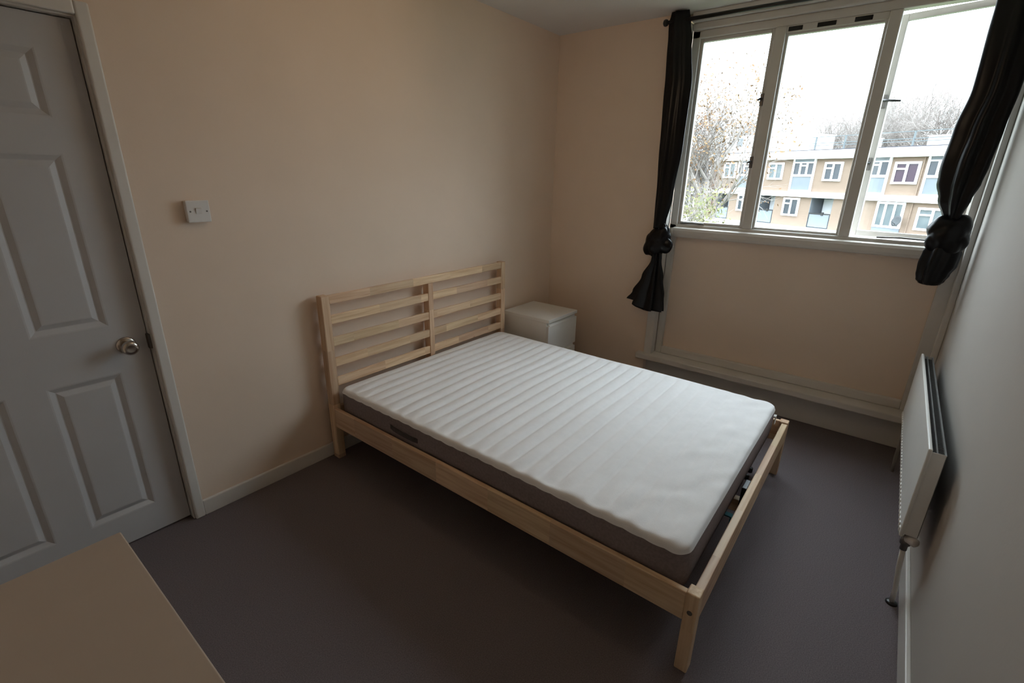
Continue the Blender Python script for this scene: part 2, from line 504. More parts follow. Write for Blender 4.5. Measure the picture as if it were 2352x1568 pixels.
for sx, x0 in ((-1, BX0), (1, BX1)):
    xa, xb = (x0 + .004, x0 + .026) if sx < 0 else (x0 - .026, x0 - .004)
    rail = part('side_rail', (xa, xb, BY1 + LD, hy0, .203, .314), M_py)
    px = x0 - .0015 if sx < 0 else x0 + .0015
    for yb in (BY1 + .022,):
        bm = bmesh.new()
        addtube(bm, [(x0 + sx * -.004, yb, .248), (px, yb, .248)], .0085, 14)
        mk('bolt', bm, M_steel, rail)
    ledge = part('slat_ledge', (xb, xb + .02, BY1 + LD, hy0, .205, .232) if sx < 0 else (xa - .02, xa, BY1 + LD, hy0, .205, .232), M_py, .002, rail)
foot = part('foot_rail', (BX0 + LW, BX1 - LW, BY1 + .001, BY1 + .029, .203, .314), M_px)
beam = part('mid_beam', (2.215, 2.251, BY1 + .029, hy0, .170, .230), M_py)
part('beam_bracket', (2.195, 2.271, BY1 + .029, BY1 + .050, .165, .310), M_rod, .003, beam)
ny = 15
for i in range(ny):
    y = -.13 - i * (1.80 / (ny - 1))
    s = box('base_slat', (BX0 + .028, BX1 - .028, y - .031, y + .031, .232, .246), M_px, bed, .002)
bm = bmesh.new()
addbox(bm, 2.05, 2.075, -2.006, -1.965, .246, .252)
addbox(bm, 2.05, 2.075, -2.010, -2.002, .215, .250)
mk('slat_strap', bm, M_teal, bed)
for x in (2.38, 2.45):
    tube('slat_clip', [(x, -1.985, .246), (x, -1.985, .268)], .012, M_rod, bed, 10)

# ------------------------------------------------------------------ mattress
MX0, MX1, MY0, MY1 = 1.534, 2.905, -.083, -1.985
MZ0, MZ1 = .248, .430
mat_r = root('mattress', 'white quilted mattress with grey brown sides on the pine bed', 'mattress', ((MX0 + MX1) / 2, (MY0 + MY1) / 2, MZ0))
mcx, mcy = (MX0 + MX1) / 2, (MY0 + MY1) / 2
hx, hy = (MX1 - MX0) / 2, (MY0 - MY1) / 2
def outline(n, rad=.055):
    """rounded rectangle as n points, evenly spaced by length, as offsets from the centre"""
    pts = []
    segs = []
    sx, sy = hx - rad, hy - rad
    # start middle of +x side, going counter-clockwise
    def arc(cx, cy, a0):
        return [(cx + rad * math.cos(a0 + t * math.pi / 2 / 12), cy + rad * math.sin(a0 + t * math.pi / 2 / 12)) for t in range(13)]
    poly = []
    for cx, cy, a0 in ((sx, sy, 0), (-sx, sy, math.pi / 2), (-sx, -sy, math.pi), (sx, -sy, 1.5 * math.pi)):
        poly += arc(cx, cy, a0)
    poly.append(poly[0])
    ds = [0]
    for a, b2 in zip(poly, poly[1:]):
        ds.append(ds[-1] + math.hypot(b2[0] - a[0], b2[1] - a[1]))
    tot = ds[-1]
    j = 0
    for k in range(n):
        d = tot * k / n
        while ds[j + 1] < d:
            j += 1
        f = (d - ds[j]) / max(ds[j + 1] - ds[j], 1e-9)
        a, b2 = poly[j], poly[j + 1]
        pts.append((a[0] + (b2[0] - a[0]) * f, a[1] + (b2[1] - a[1]) * f))
    return pts
NO = 420
OUT = outline(NO)
def quilt_z(x, y, e):
    """height of the quilted top at (x, y); e = distance from the edge"""
    t = (MY0 - y) / (MY0 - MY1)                    # 0 head .. 1 foot
    wob = 0.012 * mnoise.noise(Vector((x * 1.4, y * 1.1, 3.1))) + 0.010 * math.sin(x * 2.0)
    ph = (y + wob) / 0.0735
    ridge = abs(math.sin(math.pi * ph)) ** 0.55
    amp = 0.0185 * min(1.0, max(0.0, (e - .02) / .07)) * (1 - max(0, min(1, (t - .62) / .3)) * .62)
    z = MZ1 + amp * (ridge - .6)
    z += 0.004 * mnoise.noise(Vector((x * 3, y * 3, 7.7)))
    # creases near the open long edge and the foot
    left = max(0, 1 - (x - MX0) / .30)
    cr = mnoise.noise(Vector((x * 5 + y * 4, y * 17, 1.3)))
    z += left * .015 * cr * (0.30 + .70 * t) * min(1.0, e / .03)
    far = max(0, 1 - (y - MY1) / .5)
    z += far * .008 * mnoise.noise(Vector((x * 9, (y + .5 * x) * 13, 5.0)))
    R = .022
    if e < R:
        q = 1 - e / R
        z -= R * (1 - math.sqrt(max(0, 1 - q * q))) * .75
    return z
bm = bmesh.new()
def stations(h, step):
    """grid lines across 2h, crowded at both edges"""
    ed = [0, .0025, .006, .0105, .016, .023, .033]
    n = int((2 * h - .066) / step)
    mid_ = [-h + .033 + (2 * h - .066) * i / n for i in range(1, n)]
    return [-h + e for e in ed] + mid_ + [h - e for e in reversed(ed)]
XSn, YSn = stations(hx, .022), stations(hy, .0085)
CR_ = .055
def rounded(x, y):
    """bend the square corners into quarter discs; returns the point and its distance from the edge"""
    ax, ay = abs(x), abs(y)
    e = min(hx - ax, hy - ay)
    if ax > hx - CR_ and ay > hy - CR_:
        u, v = (ax - hx + CR_) / CR_, (ay - hy + CR_) / CR_
        u, v = u * math.sqrt(1 - v * v / 2), v * math.sqrt(1 - u * u / 2)
        ax, ay = hx - CR_ + u * CR_, hy - CR_ + v * CR_
        e = max(0.0, CR_ * (1 - math.hypot(u, v)))
    return math.copysign(ax, x), math.copysign(ay, y), e
G = {}
for i, gx in enumerate(XSn):
    for j, gy in enumerate(YSn):
        x, y, e = rounded(gx, gy)
        G[i, j] = bm.verts.new((mcx + x, mcy + y, quilt_z(mcx + x, mcy + y, e)))
nx_, ny_ = len(XSn), len(YSn)
for i in range(nx_ - 1):
    for j in range(ny_ - 1):
        bm.faces.new((G[i, j], G[i + 1, j], G[i + 1, j + 1], G[i, j + 1]))
loop = [G[i, 0] for i in range(nx_)] + [G[nx_ - 1, j] for j in range(1, ny_)] + [G[i, ny_ - 1] for i in range(nx_ - 2, -1, -1)] + [G[0, j] for j in range(ny_ - 2, 0, -1)]
# puckered lower hem of the cover
hem = []
for v in loop:
    ox, oy = v.co.x - mcx, v.co.y - mcy
    sc = abs(math.sin(math.pi * v.co.y / .0735)) if abs(ox) > hx - .02 else .5
    z = MZ1 - .022 - .004 * sc - .003 * mnoise.noise(Vector((ox * 6, oy * 6, 2)))
    hem.append(bm.verts.new((mcx + ox * 1.004, mcy + oy * 1.004, z)))
for k in range(len(loop)):
    k2 = (k + 1) % len(loop)
    bm.faces.new((loop[k], hem[k], hem[k2], loop[k2]))
mk('quilted_cover', bm, M_quilt, mat_r, smooth=True, label='white quilted cover with wavy ribs')
bm = bmesh.new()
rr = []
for z, sc in ((MZ0, .985), (MZ0 + .012, .998), (MZ0 + .05, 1.003), (MZ0 + .10, 1.004), (MZ1 - .030, 1.003), (MZ1 - .014, .994)):
    rr.append([bm.verts.new((mcx + ox * sc, mcy + oy * sc, z + .002 * mnoise.noise(Vector((ox * 4, oy * 4, z * 30))))) for ox, oy in OUT[::2]])
n2 = len(rr[0])
for i in range(len(rr) - 1):
    for k in range(n2):
        bm.faces.new((rr[i][k], rr[i][(k + 1) % n2], rr[i + 1][(k + 1) % n2], rr[i + 1][k]))
bm.faces.new(rr[0])
border = mk('side_border', bm, M_border, mat_r, smooth=True, label='grey brown fabric side of the mattress')
# carrying handle on the near long side
bm = bmesh.new()
pts = [(MX0 - .004, -.52, .352), (MX0 - .010, -.55, .350), (MX0 - .012, -.62, .347), (MX0 - .010, -.69, .345), (MX0 - .004, -.72, .344)]
for a, b2 in zip(pts, pts[1:]):
    v = [bm.verts.new((a[0], a[1], a[2] - .012)), bm.verts.new((b2[0], b2[1], b2[2] - .012)), bm.verts.new((b2[0], b2[1], b2[2] + .012)), bm.verts.new((a[0], a[1], a[2] + .012))]
    w = [bm.verts.new((p.co.x + .0035, p.co.y, p.co.z)) for p in v]
    bm.faces.new(v); bm.faces.new(w[::-1])
    for k in range(4):
        bm.faces.new((v[k], v[(k + 1) % 4], w[(k + 1) % 4], w[k]))
mk('carry_handle', bm, M_strap, border)
# care label hanging from the far foot corner
bm = bmesh.new()
addbox(bm, 2.840, 2.868, -1.998, -1.982, .374, .380, .001)
addbox(bm, 2.840, 2.868, -2.000, -1.996, .335, .380, .001)
mk('care_label', bm, M_white, border)

# ------------------------------------------------------------------ bedside chest and near chest
def chest(name, text, x0, x1, y0, y1, h, n, front, mat):
    """drawer chest; front is '-y' or '+x'"""
    r = root(name, text, 'drawers', ((x0 + x1) / 2, (y0 + y1) / 2, 0))
    t, ft = .018, .019
    if front == '-y':
        box('top', (x0, x1, y0, y1, h - .026, h), mat, r, .0025)
        for a in (x0, x1 - t):
            box('side_panel', (a, a + t, y0 + ft + .004, y1, 0, h - .026), mat, r, .0015)
        box('back_panel', (x0 + t, x1 - t, y1 - .008, y1, .02, h - .026), mat, r)
        box('plinth', (x0 + t, x1 - t, y0 + .03, y0 + .045, 0, .06), mat, r)
        zz = (h - .026 - .045) / n
        for k in range(n):
            z0 = .045 + k * zz
            d = box('drawer', (x0 + .001, x1 - .001, y0 + .003, y0 + .003 + ft, z0, z0 + zz - .026), mat, r, .002)
            bm = bmesh.new()
            vs_ = [(y0 + .003, z0 + zz - .026), (y0 + .003 + ft, z0 + zz - .026), (y0 + .003 + ft + .012, z0 + zz - .006), (y0 + .003 + ft + .006, z0 + zz - .006)]
            A = [bm.verts.new((x0 + .02, a, b_)) for a, b_ in vs_]
            B = [bm.verts.new((x1 - .02, a, b_)) for a, b_ in vs_]
            bm.faces.new(A); bm.faces.new(B[::-1])
            for i in range(4):
                bm.faces.new((A[i], A[(i + 1) % 4], B[(i + 1) % 4], B[i]))
            mk('finger_grip', bm, mat, d)
            box('drawer_box', (x0 + .03, x1 - .03, y0 + ft + .02, y1 - .02, z0 + .02, z0 + zz - .05), mat, d)
    else:
        box('top', (x0, x1, y0, y1, h - .026, h), mat, r, .0025)
        for a in (y0, y1 - t):
            box('side_panel', (x0, x1 - ft - .004, a, a + t, 0, h - .026), mat, r, .0015)
        box('back_panel', (x0, x0 + .008, y0 + t, y1 - t, .02, h - .026), mat, r)
        box('plinth', (x1 - .045, x1 - .03, y0 + t, y1 - t, 0, .06), mat, r)
        zz = (h - .026 - .045) / n
        for k in range(n):
            z0 = .045 + k * zz
            d = box('drawer', (x1 - .003 - ft, x1 - .003, y0 + .001, y1 - .001, z0, z0 + zz - .026), mat, r, .002)
            box('finger_grip', (x1 - .034, x1 - .003 - ft, y0 + .02, y1 - .02, z0 + zz - .032, z0 + zz - .008), mat, d)
            box('drawer_box', (x0 + .02, x1 - ft - .02, y0 + .03, y1 - .03, z0 + .02, z0 + zz - .05), mat, d)
    return r
chest('bedside_chest', 'small white two drawer bedside chest in the room corner', 3.027, 3.425, -.447, -.022, .55, 2, '-y', M_white)
chest('chest_of_drawers', 'cream topped chest of drawers in front of the door', XN + .004, .387, -1.88, -1.079, .78, 3, '+x', M_cream)

# ------------------------------------------------------------------ light switch
sw = root('light_switch', 'white square light switch on the cream wall beside the door', 'light switch', (1.033, 0, 1.376))
SX0, SX1, SZ0, SZ1 = .990, 1.076, 1.333, 1.419
box('back_box', (SX0 + .002, SX1 - .002, -.022, 0, SZ0 + .002, SZ1 - .002), M_plastic, sw, .002)
pl = box('face_plate', (SX0, SX1, -.030, -.021, SZ0, SZ1), M_plastic, sw, .003)
bm = bmesh.new()
v = [(1.023, -.030, 1.366), (1.043, -.030, 1.366), (1.043, -.0335, 1.376), (1.023, -.0335, 1.376), (1.023, -.0365, 1.388), (1.043, -.0365, 1.388), (1.023, -.029, 1.390), (1.043, -.029, 1.390)]
vv = [bm.verts.new(p) for p in v]
bm.faces.new((vv[0], vv[1], vv[2], vv[3])); bm.faces.new((vv[3], vv[2], vv[5], vv[4])); bm.faces.new((vv[4], vv[5], vv[7], vv[6]))
bm.faces.new((vv[0], vv[3], vv[4], vv[6])); bm.faces.new((vv[1], vv[7], vv[5], vv[2])); bm.faces.new((vv[0], vv[6], vv[7], vv[1]))
mk('rocker', bm, M_plastic, pl)
for x in (1.0025, 1.0635):
    bm = bmesh.new()
    addtube(bm, [(x, -.029, 1.376), (x, -.0312, 1.376)], .0034, 12)
    mk('screw', bm, M_steel, pl)

# ------------------------------------------------------------------ radiator
rad = root('radiator', 'low white panel radiator on the right wall', 'radiator', (2.8, -2.57, .33))
RX0, RX1, RZ0, RZ1 = 2.215, 3.43, .335, .695
RF = -2.525
bm = bmesh.new()
addbox(bm, RX0, RX1, RF - .012, RF, RZ0, RZ1, .004, 3)
fp = mk('front_panel', bm, M_rad, rad)
# pressed seam beads along the lower edge
bm = bmesh.new()
k = RX0 + .02
while k < RX1 - .02:
    addbox(bm, k, k + .020, RF - .002, RF + .003, RZ0 + .004, RZ0 + .024, .002, 1)
    k += .0333
mk('seam_beads', bm, M_rad, fp, kind='stuff')
box('side_panel', (RX0 + .004, RX0 + .006, -2.574, RF - .010, RZ0 + .012, RZ1 - .010), M_rad, rad, .0006)
box('side_panel', (RX1 - .006, RX1 - .004, -2.574, RF - .010, RZ0 + .012, RZ1 - .010), M_rad, rad, .0006)
fb = box('back_panel', (RX0 + .006, RX1 - .006, -2.576, -2.572, RZ0 + .012, RZ1 - .012), M_fin, rad)
k = RX0 + .012
fin_me = None
while k < RX1 - .012:
    if fin_me is None:
        f0 = box('fin', (k, k + .0022, -2.572, RF - .012, RZ0 + .02, RZ1 - .022), M_fin, rad)
        fin_me = f0.data; k0 = k
    else:
        f = bpy.data.objects.new('fin', fin_me)
        link(f, rad); f.location = (k - k0, 0, 0)
    k += .0135
grl = boxes('top_grille', [(RX0 + .006, RX1 - .006, -2.574, -2.570, RZ1 - .016, RZ1 - .010), (RX0 + .006, RX1 - .006, -2.553, -2.549, RZ1 - .016, RZ1 - .010)], M_fin, rad)
for x in (RX0 + .50, RX1 - .20):
    box('wall_bracket', (x, x + .03, YR + .001, -2.575, RZ0 + .04, RZ1 - .16), M_rad, rad)
# valve and pipes
vx = RX0 + .030
vb = lathe('valve', [(0, .010), (.02, .010), (.022, .016), (.045, .016), (.048, .011), (.070, .011)], (vx, -2.552, RZ0 + .005), (0, 0, -1), M_steel, rad)
lathe('valve_cap', [(0, .012), (.006, .017), (.034, .016), (.038, .012)], (vx - .004, -2.552, RZ0 - .010), (-.75, -.65, .1), M_plastic, vb)
tube('pipe', [(vx, -2.552, RZ0 - .06), (vx + .010, -2.560, .18), (vx + .030, -2.574, .07), (vx + .036, -2.577, 0)], .0085, M_rad, rad)
lathe('floor_collar', [(0, .020), (.006, .019), (.009, .011)], (vx + .036, -2.577, 0), (0, 0, 1), M_rod, rad)
tube('pipe', [(RX1 - .03, -2.552, RZ0 + .01), (RX1 - .03, -2.552, .1), (RX1 - .03, -2.556, 0)], .0085, M_brass, rad)

# ------------------------------------------------------------------ curtains
rod = root('curtain_rod', 'thin black curtain rod across the top of the window', 'curtain rod', (3.60, -1.74, 2.462))
tube('pole', [(3.60, -.865, 2.468), (3.60, YR + .004, 2.462)], .011, M_rod, rad and rod, 14)
lathe('finial', [(0, .011), (.004, .018), (.014, .021), (.024, .018), (.030, .008)], (3.60, -.865, 2.468), (0, 1, 0), M_rod, rod)
for y in (-.925, -1.79, -2.56):
    tube('bracket', [(3.685, y, 2.492), (3.64, y, 2.485), (3.60, y, 2.470)], .007, M_rod, rod, 8)

def interp(prof, z):
    for a, b2 in zip(prof, prof[1:]):
        if a[0] >= z >= b2[0]:
            f = (a[0] - z) / (a[0] - b2[0])
            f = f * f * (3 - 2 * f)
            return [a[i] + (b2[i] - a[i]) * f for i in range(1, len(a))]
    return list(prof[-1][1:]) if z < prof[-1][0] else list(prof[0][1:])

def drape(name, prof, mat, parent, folds, amp, seed, nz=60, n=132, hem=None, label=None):
    """gathered cloth as a closed pleated loop; prof rows: z, y0, y1, x centre, half depth"""
    bm = bmesh.new()
    z0, z1 = prof[0][0], prof[-1][0]
    rings = []
    for i in range(nz + 1):
        z = z0 + (z1 - z0) * i / nz
        ya, yb, xc, hd = interp(prof, z)
        yc, hw = (ya + yb) / 2, abs(ya - yb) / 2
        ring = []
        for k in range(n):
            th = 2 * math.pi * k / n
            w = math.sin(folds * th + seed + 1.3 * math.sin(2 * th + seed * 2) + .5 * math.sin(z * 3 + seed))
            w2 = mnoise.noise(Vector((math.cos(th) * 2.2, math.sin(th) * 2.2, z * 1.6 + seed * 5)))
            rr_ = 1 + amp * (w - .6) + .12 * w2
            y = yc + hw * math.cos(th) * min(rr_, 1.06)
            x = xc + hd * math.sin(th) * rr_
            zz = z
            if hem and i > nz * .55:
                zz += hem(math.cos(th), math.sin(th)) * ((i / nz - .55) / .45) ** 2
            ring.append(bm.verts.new((x, y, zz)))
        rings.append(ring)
    for i in range(nz):
        for k in range(n):
            bm.faces.new((rings[i][k], rings[i][(k + 1) % n], rings[i + 1][(k + 1) % n], rings[i + 1][k]))
    bm.faces.new(rings[0]); bm.faces.new(rings[-1][::-1])
    return mk(name, bm, mat, parent, smooth=True, label=label)

def lump(name, c, rx, ry, rz, mat, parent, seed, twist=5, amp=.16, tilt=0.0, pts=()):
    """knotted cloth: a ball wound round with diagonal folds; pts are directions that poke out"""
    bm = bmesh.new()
    g = bmesh.ops.create_uvsphere(bm, u_segments=64, v_segments=40, radius=1.0)
    for v in bm.verts:
        d = v.co.normalized()
        th = math.atan2(d.x, d.y)
        lat = math.asin(max(-1, min(1, d.z)))
        r = 1 + amp * (abs(math.sin(twist * (lat + .55 * th * .5) + seed)) ** .7 - .55) * math.cos(lat) ** .5
        r += .10 * mnoise.noise(d * 2.4 + Vector((seed, 0, 0)))
        for (q, s, w) in pts:
            q = Vector(q).normalized()
            r += s * max(0, (d.dot(q) - w) / (1 - w)) ** 1.5
        v.co = Vector((d.x * rx * r, d.y * ry * r, d.z * rz * r))
    if tilt:
        bmesh.ops.rotate(bm, verts=bm.verts, cent=(0, 0, 0), matrix=Matrix.Rotation(tilt, 3, 'X'))
    bmesh.ops.translate(bm, verts=bm.verts, vec=c)
    return mk(name, bm, mat, parent, smooth=True)

cl = root('curtain', 'narrow black satin curtain knotted left of the window with flared tail', 'curtain', (3.62, -.95, .60), group='knotted black curtains')
drape('drape', [(2.520, -.885, -.990, 3.605, .022), (2.46, -.875, -1.005, 3.605, .030), (2.35, -.880, -1.025, 3.610, .034), (2.10, -.890, -1.055, 3.612, .040), (1.75, -.900, -1.050, 3.612, .040), (1.42, -.912, -1.025, 3.612, .038), (1.20, -.915, -.992, 3.615, .032)], M_satin, cl, 4, .17, .7)
lump('knot', (3.612, -.958, 1.115), .048, .076, .118, M_satin, cl, 1.2, 3, .16, .35, pts=(((-.2, -1, -.02), .55, .86), ((0, .8, -.6), .22, .6), ((0, .1, 1), .08, .6)))
tailprof = [(1.06, -.935, -.990, 3.612, .030), (.98, -.925, -1.000, 3.612, .032), (.85, -.870, -1.030, 3.610, .036), (.72, -.815, -1.058, 3.606, .040), (.605, -.775, -1.072, 3.603, .043)]
drape('tail', tailprof, M_satin, cl, 7, .22, 2.1, nz=34, hem=lambda c, s: .06 * max(0, c) ** 1.2 + .008 * max(0, -c))

cr = root('curtain', 'wide black satin curtain knotted at the radiator wall', 'curtain', (3.58, -2.5, 1.03), group='knotted black curtains')
drape('drape', [(2.520, -2.415, -2.600, 3.60, .022), (2.45, -2.405, -2.602, 3.595, .034), (2.30, -2.418, -2.602, 3.585, .045), (1.97, -2.424, -2.600, 3.58, .050), (1.78, -2.400, -2.590, 3.58, .055), (1.62, -2.390, -2.580, 3.58, .060), (1.54, -2.395, -2.570, 3.58, .060), (1.47, -2.415, -2.550, 3.58, .055), (1.36, -2.455, -2.522, 3.58, .040)], M_satin, cr, 5, .14, 1.7)
lump('knot', (3.572, -2.492, 1.285), .060, .082, .105, M_satin, cr, 2.6, 3, .16, -.35, pts=(((-.1, -1, .45), .28, .82), ((0, 1, -.6), .10, .6)))
drape('tail', [(1.27, -2.440, -2.545, 3.572, .040), (1.20, -2.418, -2.566, 3.570, .050), (1.14, -2.412, -2.562, 3.570, .052), (1.09, -2.414, -2.545, 3.570, .050), (1.055, -2.420, -2.533, 3.570, .046), (1.036, -2.434, -2.520, 3.570, .036), (1.030, -2.452, -2.505, 3.570, .020)], M_satin, cr, 4, .10, .9, nz=40)

# ------------------------------------------------------------------ ceiling lamp (seen as a reflection in the ajar pane)
LXc, LYc = 1.80, -1.09
lamp = root('ceiling_lamp', 'ceiling lamp with two lit bulbs, mirrored in the ajar pane', 'lamp', (LXc, LYc, 2.2))
lathe('ceiling_rose', [(0, .05), (.02, .048), (.03, .03)], (LXc, LYc, H), (0, 0, -1), M_plastic, lamp)
tube('stem', [(LXc, LYc, H - .02), (LXc, LYc, 2.26)], .008, M_nickel, lamp)
ddx, ddy = .045, .065
tube('arm', [(LXc - ddx, LYc - ddy, 2.262), (LXc, LYc, 2.27), (LXc + ddx, LYc + ddy, 2.262)], .007, M_nickel, lamp)
for s in (-1, 1):
    bx, by = LXc + s * ddx, LYc + s * ddy
    h_ = lathe('lamp_holder', [(0, .014), (.03, .015)], (bx, by, 2.268), (0, 0, -1), M_plastic, lamp)
    lathe('bulb', [(0, .010), (.012, .014), (.028, .026), (.045, .030), (.060, .026), (.069, .015), (.072, .002)], (bx, by, 2.240), (0, 0, -1), M_bulb, h_)

# ------------------------------------------------------------------ outside: block of flats
GZ = -2.75
label(struct('ground', [(4.2, 130, -90, 110, GZ - .3, GZ)], M_ground), 'ground outside below the flats', 'ground')
P0 = Vector((44.0, 5.3, 0))
EV = Vector((-.45718977, -.88936916, 0))       # along the facade, to the right in the view
NV = Vector((-.88936916, .45718977, 0))        # towards the bedroom
bl = root('flats_building', 'long two storey brick block of flats with white bands across the street', 'building', (P0.x, P0.y, 0))
bl.rotation_euler = (0, 0, math.atan2(EV.y, EV.x))   # local x = along facade
# in local space +y is left of EV; the bedroom side is:
SGN = 1.0 if (Matrix.Rotation(bl.rotation_euler.z, 3, 'Z') @ Vector((0, 1, 0))).dot(NV) > 0 else -1.0
def L(name, s0, s1, d0, d1, z0, z1, mat, parent=None, bev=0.0):
    """box in facade coordinates: along s, depth d out of the facade, height z"""
    bm = bmesh.new()
    addbox(bm, s0, s1, SGN * d0, SGN * d1, z0, z1, bev)
    return mk(name, bm, mat, parent or bl, local=True)
def Lb(name, ds, mat, parent=None):
    bm = bmesh.new()
    for s0, s1, d0, d1, z0, z1 in ds:
        addbox(bm, s0, s1, SGN * d0, SGN * d1, z0, z1)
    return mk(name, bm, mat, parent or bl, local=True)
S0, S1 = -24.0, 22.0
recs = [(-13.2, -11.8), (-6.35, -5.0), (-2.05, -.55), (2.45, 4.10), (15.0, 16.5)]
# brick walls: upper storey solid, lower storey with recesses
Lb('upper_wall', [(S0, S1, -9, 0, .60, 3.2)], M_brick)
ds = []
cur = S0
for a, b2 in recs:
    ds.append((cur, a, -1.4, 0, GZ, .60)); cur = b2
ds.append((cur, S1, -1.4, 0, GZ, .60))
ds.append((S0, S1, -9, -1.4, GZ, .60))
Lb('lower_wall', ds, M_brick)
L('fascia', S0 - .3, S1 + .3, -9.2, .35, 3.08, 3.64, M_owhite)
L('roof', S0 - .2, S1 + .2, -9.1, .25, 3.64, 3.70, M_roof)
L('storey_band', S0 - .1, S1 + .1, -.5, .25, .42, .80, M_owhite)
L('plinth', S0, S1, -.2, .9, GZ, -1.74, M_owhite)
def fwin(s0, s1, z0, z1, pm=None, bars=1, topl=True):
    """white framed window: frame with panes as sub-parts"""
    pm = pm or M_opane
    fw = .13
    w = (s1 - s0)
    rects = [(s0, s1, -.05, .10, z0, z0 + fw), (s0, s1, -.05, .10, z1 - fw, z1), (s0, s0 + fw, -.05, .10, z0 + fw, z1 - fw), (s1 - fw, s1, -.05, .10, z0 + fw, z1 - fw)]
    cells = []
    for k in range(bars):
        sm = s0 + w * (k + 1) / (bars + 1)
        rects.append((sm - .06, sm + .06, -.05, .10, z0 + fw, z1 - fw))
    edges = [s0 + fw] + [s0 + w * (k + 1) / (bars + 1) for k in range(bars)] + [s1 - fw]
    zt = z1 - fw - (z1 - z0) * .22
    if topl:
        rects.append((edges[0], edges[1] - .06, -.05, .10, zt - .05, zt + .05))
    o = Lb('window', rects, M_owhite)
    for k in range(bars + 1):
        a = edges[k] + (0 if k == 0 else .06)
        b_ = edges[k + 1] - (0 if k == bars else .06)
        if k == 0 and topl:
            L('pane', a, b_, .0, .03, z0 + fw, zt - .05, pm, o)
            L('pane', a, b_, .0, .03, zt + .05, z1 - fw, pm, o)
        else:
            L('pane', a, b_, .0, .03, z0 + fw, z1 - fw, pm, o)
    return o
def bay(s0, s1):
    """tall clad bay: dark head strip, window row, blue grey panel"""
    o = Lb('clad_bay', [(s0, s0 + .12, -.05, .12, .80, 3.08), (s1 - .12, s1, -.05, .12, .80, 3.08), (s0 + .12, s1 - .12, -.05, .12, .80, .92), (s0 + .12, s1 - .12, -.05, .10, 1.86, 2.02), (s0 + .12, s1 - .12, -.05, .10, 2.80, 2.88),
                        (s0 + .55, s0 + .68, -.05, .10, 2.0, 2.8), (s1 - .68, s1 - .55, -.05, .10, 2.0, 2.8), (s0 + .68, s1 - .68, -.05, .10, 2.58, 2.68)], M_owhite)
    L('panel', s0 + .12, s1 - .12, .0, .06, .92, 1.86, M_ogrey, o)
    L('panel', s0 + .12, s1 - .12, .0, .06, 2.88, 3.08, M_opaneg, o)
    for a, b2 in ((s0 + .12, s0 + .55), (s0 + .68, s1 - .68), (s1 - .55, s1 - .12)):
        L('pane', a, b2, .0, .04, 2.02, 2.80, M_opane, o)
for s0, s1, z0, z1, pm in ((-20.5, -19.3, 1.66, 2.9, None), (-16.2, -15.0, 1.66, 2.9, None), (-11.6, -10.4, 1.66, 2.9, M_opaneg), (-6.05, -4.75, 1.68, 2.95, M_opaneg), (-1.58, -.28, 1.62, 2.87, M_opaneg), (2.95, 4.25, 1.58, 2.85, None), (7.5, 8.95, 1.48, 2.80, M_opurple), (12.3, 13.6, 1.55, 2.85, None), (16.9, 18.2, 1.55, 2.85, None)):
    fwin(s0, s1, z0, z1, pm)
for c in (-13.3, -8.4, -3.65, 1.38, 6.38, 10.15, 15.0):
    bay(c - .88, c + .88)
for s0, s1, z0, z1, bars, pm in ((-15.9, -14.6, -1.0, .33, 1, None), (-10.4, -9.0, -1.0, .33, 1, None), (-4.1, -2.95, -.95, .40, 1, None), (.25, 1.58, -1.0, .33, 1, None), (7.05, 8.70, -1.22, .38, 2, M_opaneg), (9.45, 11.1, -1.20, .15, 1, M_opaneg), (12.6, 14.0, -1.2, .25, 1, None)):
    fwin(s0, s1, z0, z1, pm, bars, bars == 1)
L('under_panel', 7.05, 8.70, 0, .06, -1.66, -1.22, M_ogrey)
for a, b2 in recs:
    back = Lb('porch', [(a, b2, -1.40, -1.36, -1.74, .42), (a, b2, -1.40, 0, -1.80, -1.70), (a, a + .03, -1.36, 0, -1.70, .42), (b2 - .03, b2, -1.36, 0, -1.70, .42), (a + .03, b2 - .03, -1.36, 0, .38, .42)], M_ogrey)
    L('door', a + .12, a + (b2 - a) * .52, -1.36, -1.30, -1.70, .30, M_owhite, back)
    L('pane', a + (b2 - a) * .62, b2 - .1, -1.36, -1.32, -.9, .30, M_opane, back)
    rl = Lb('balustrade', [(a, b2, -.06, .0, -.74, -.66), (a, a + .07, -.06, 0, -1.70, -.66), (b2 - .07, b2, -.06, 0, -1.70, -.66), ((a + b2) / 2 + .12, (a + b2) / 2 + .28, -.08, .02, -.80, -.58)], M_rod)
    L('glass_panel', a + .07, b2 - .07, -.05, -.02, -1.66, -.76, M_ogrey, rl)
L('drainpipe', -7.0, -6.88, 0, .14, GZ, 3.08, M_pipe)
L('drainpipe', 9.05, 9.11, 0, .08, GZ, 3.08, M_brick)
# roof plant boxes
for s0, s1, d0, d1, z1 in ((-6.8, -.45, -5.5, -.6, 5.05), (.1, 1.1, -2.2, -1.2, 4.42), (4.2, 5.1, -2.2, -1.2, 4.36), (8.3, 9.25, -2.2, -1.2, 4.30)):
    o = L('roof_box', s0, s1, d0, d1, 3.66, z1, M_owhite)
    L('cap', s0 - .06, s1 + .06, d0 - .06, d1 + .06, z1, z1 + .05, M_owhite, o)
    if s1 - s0 > 3:
        L('vent_window', s0 + 1.15, s0 + 1.72, d1, d1 + .03, 4.22, 4.88, M_ogrey, o)
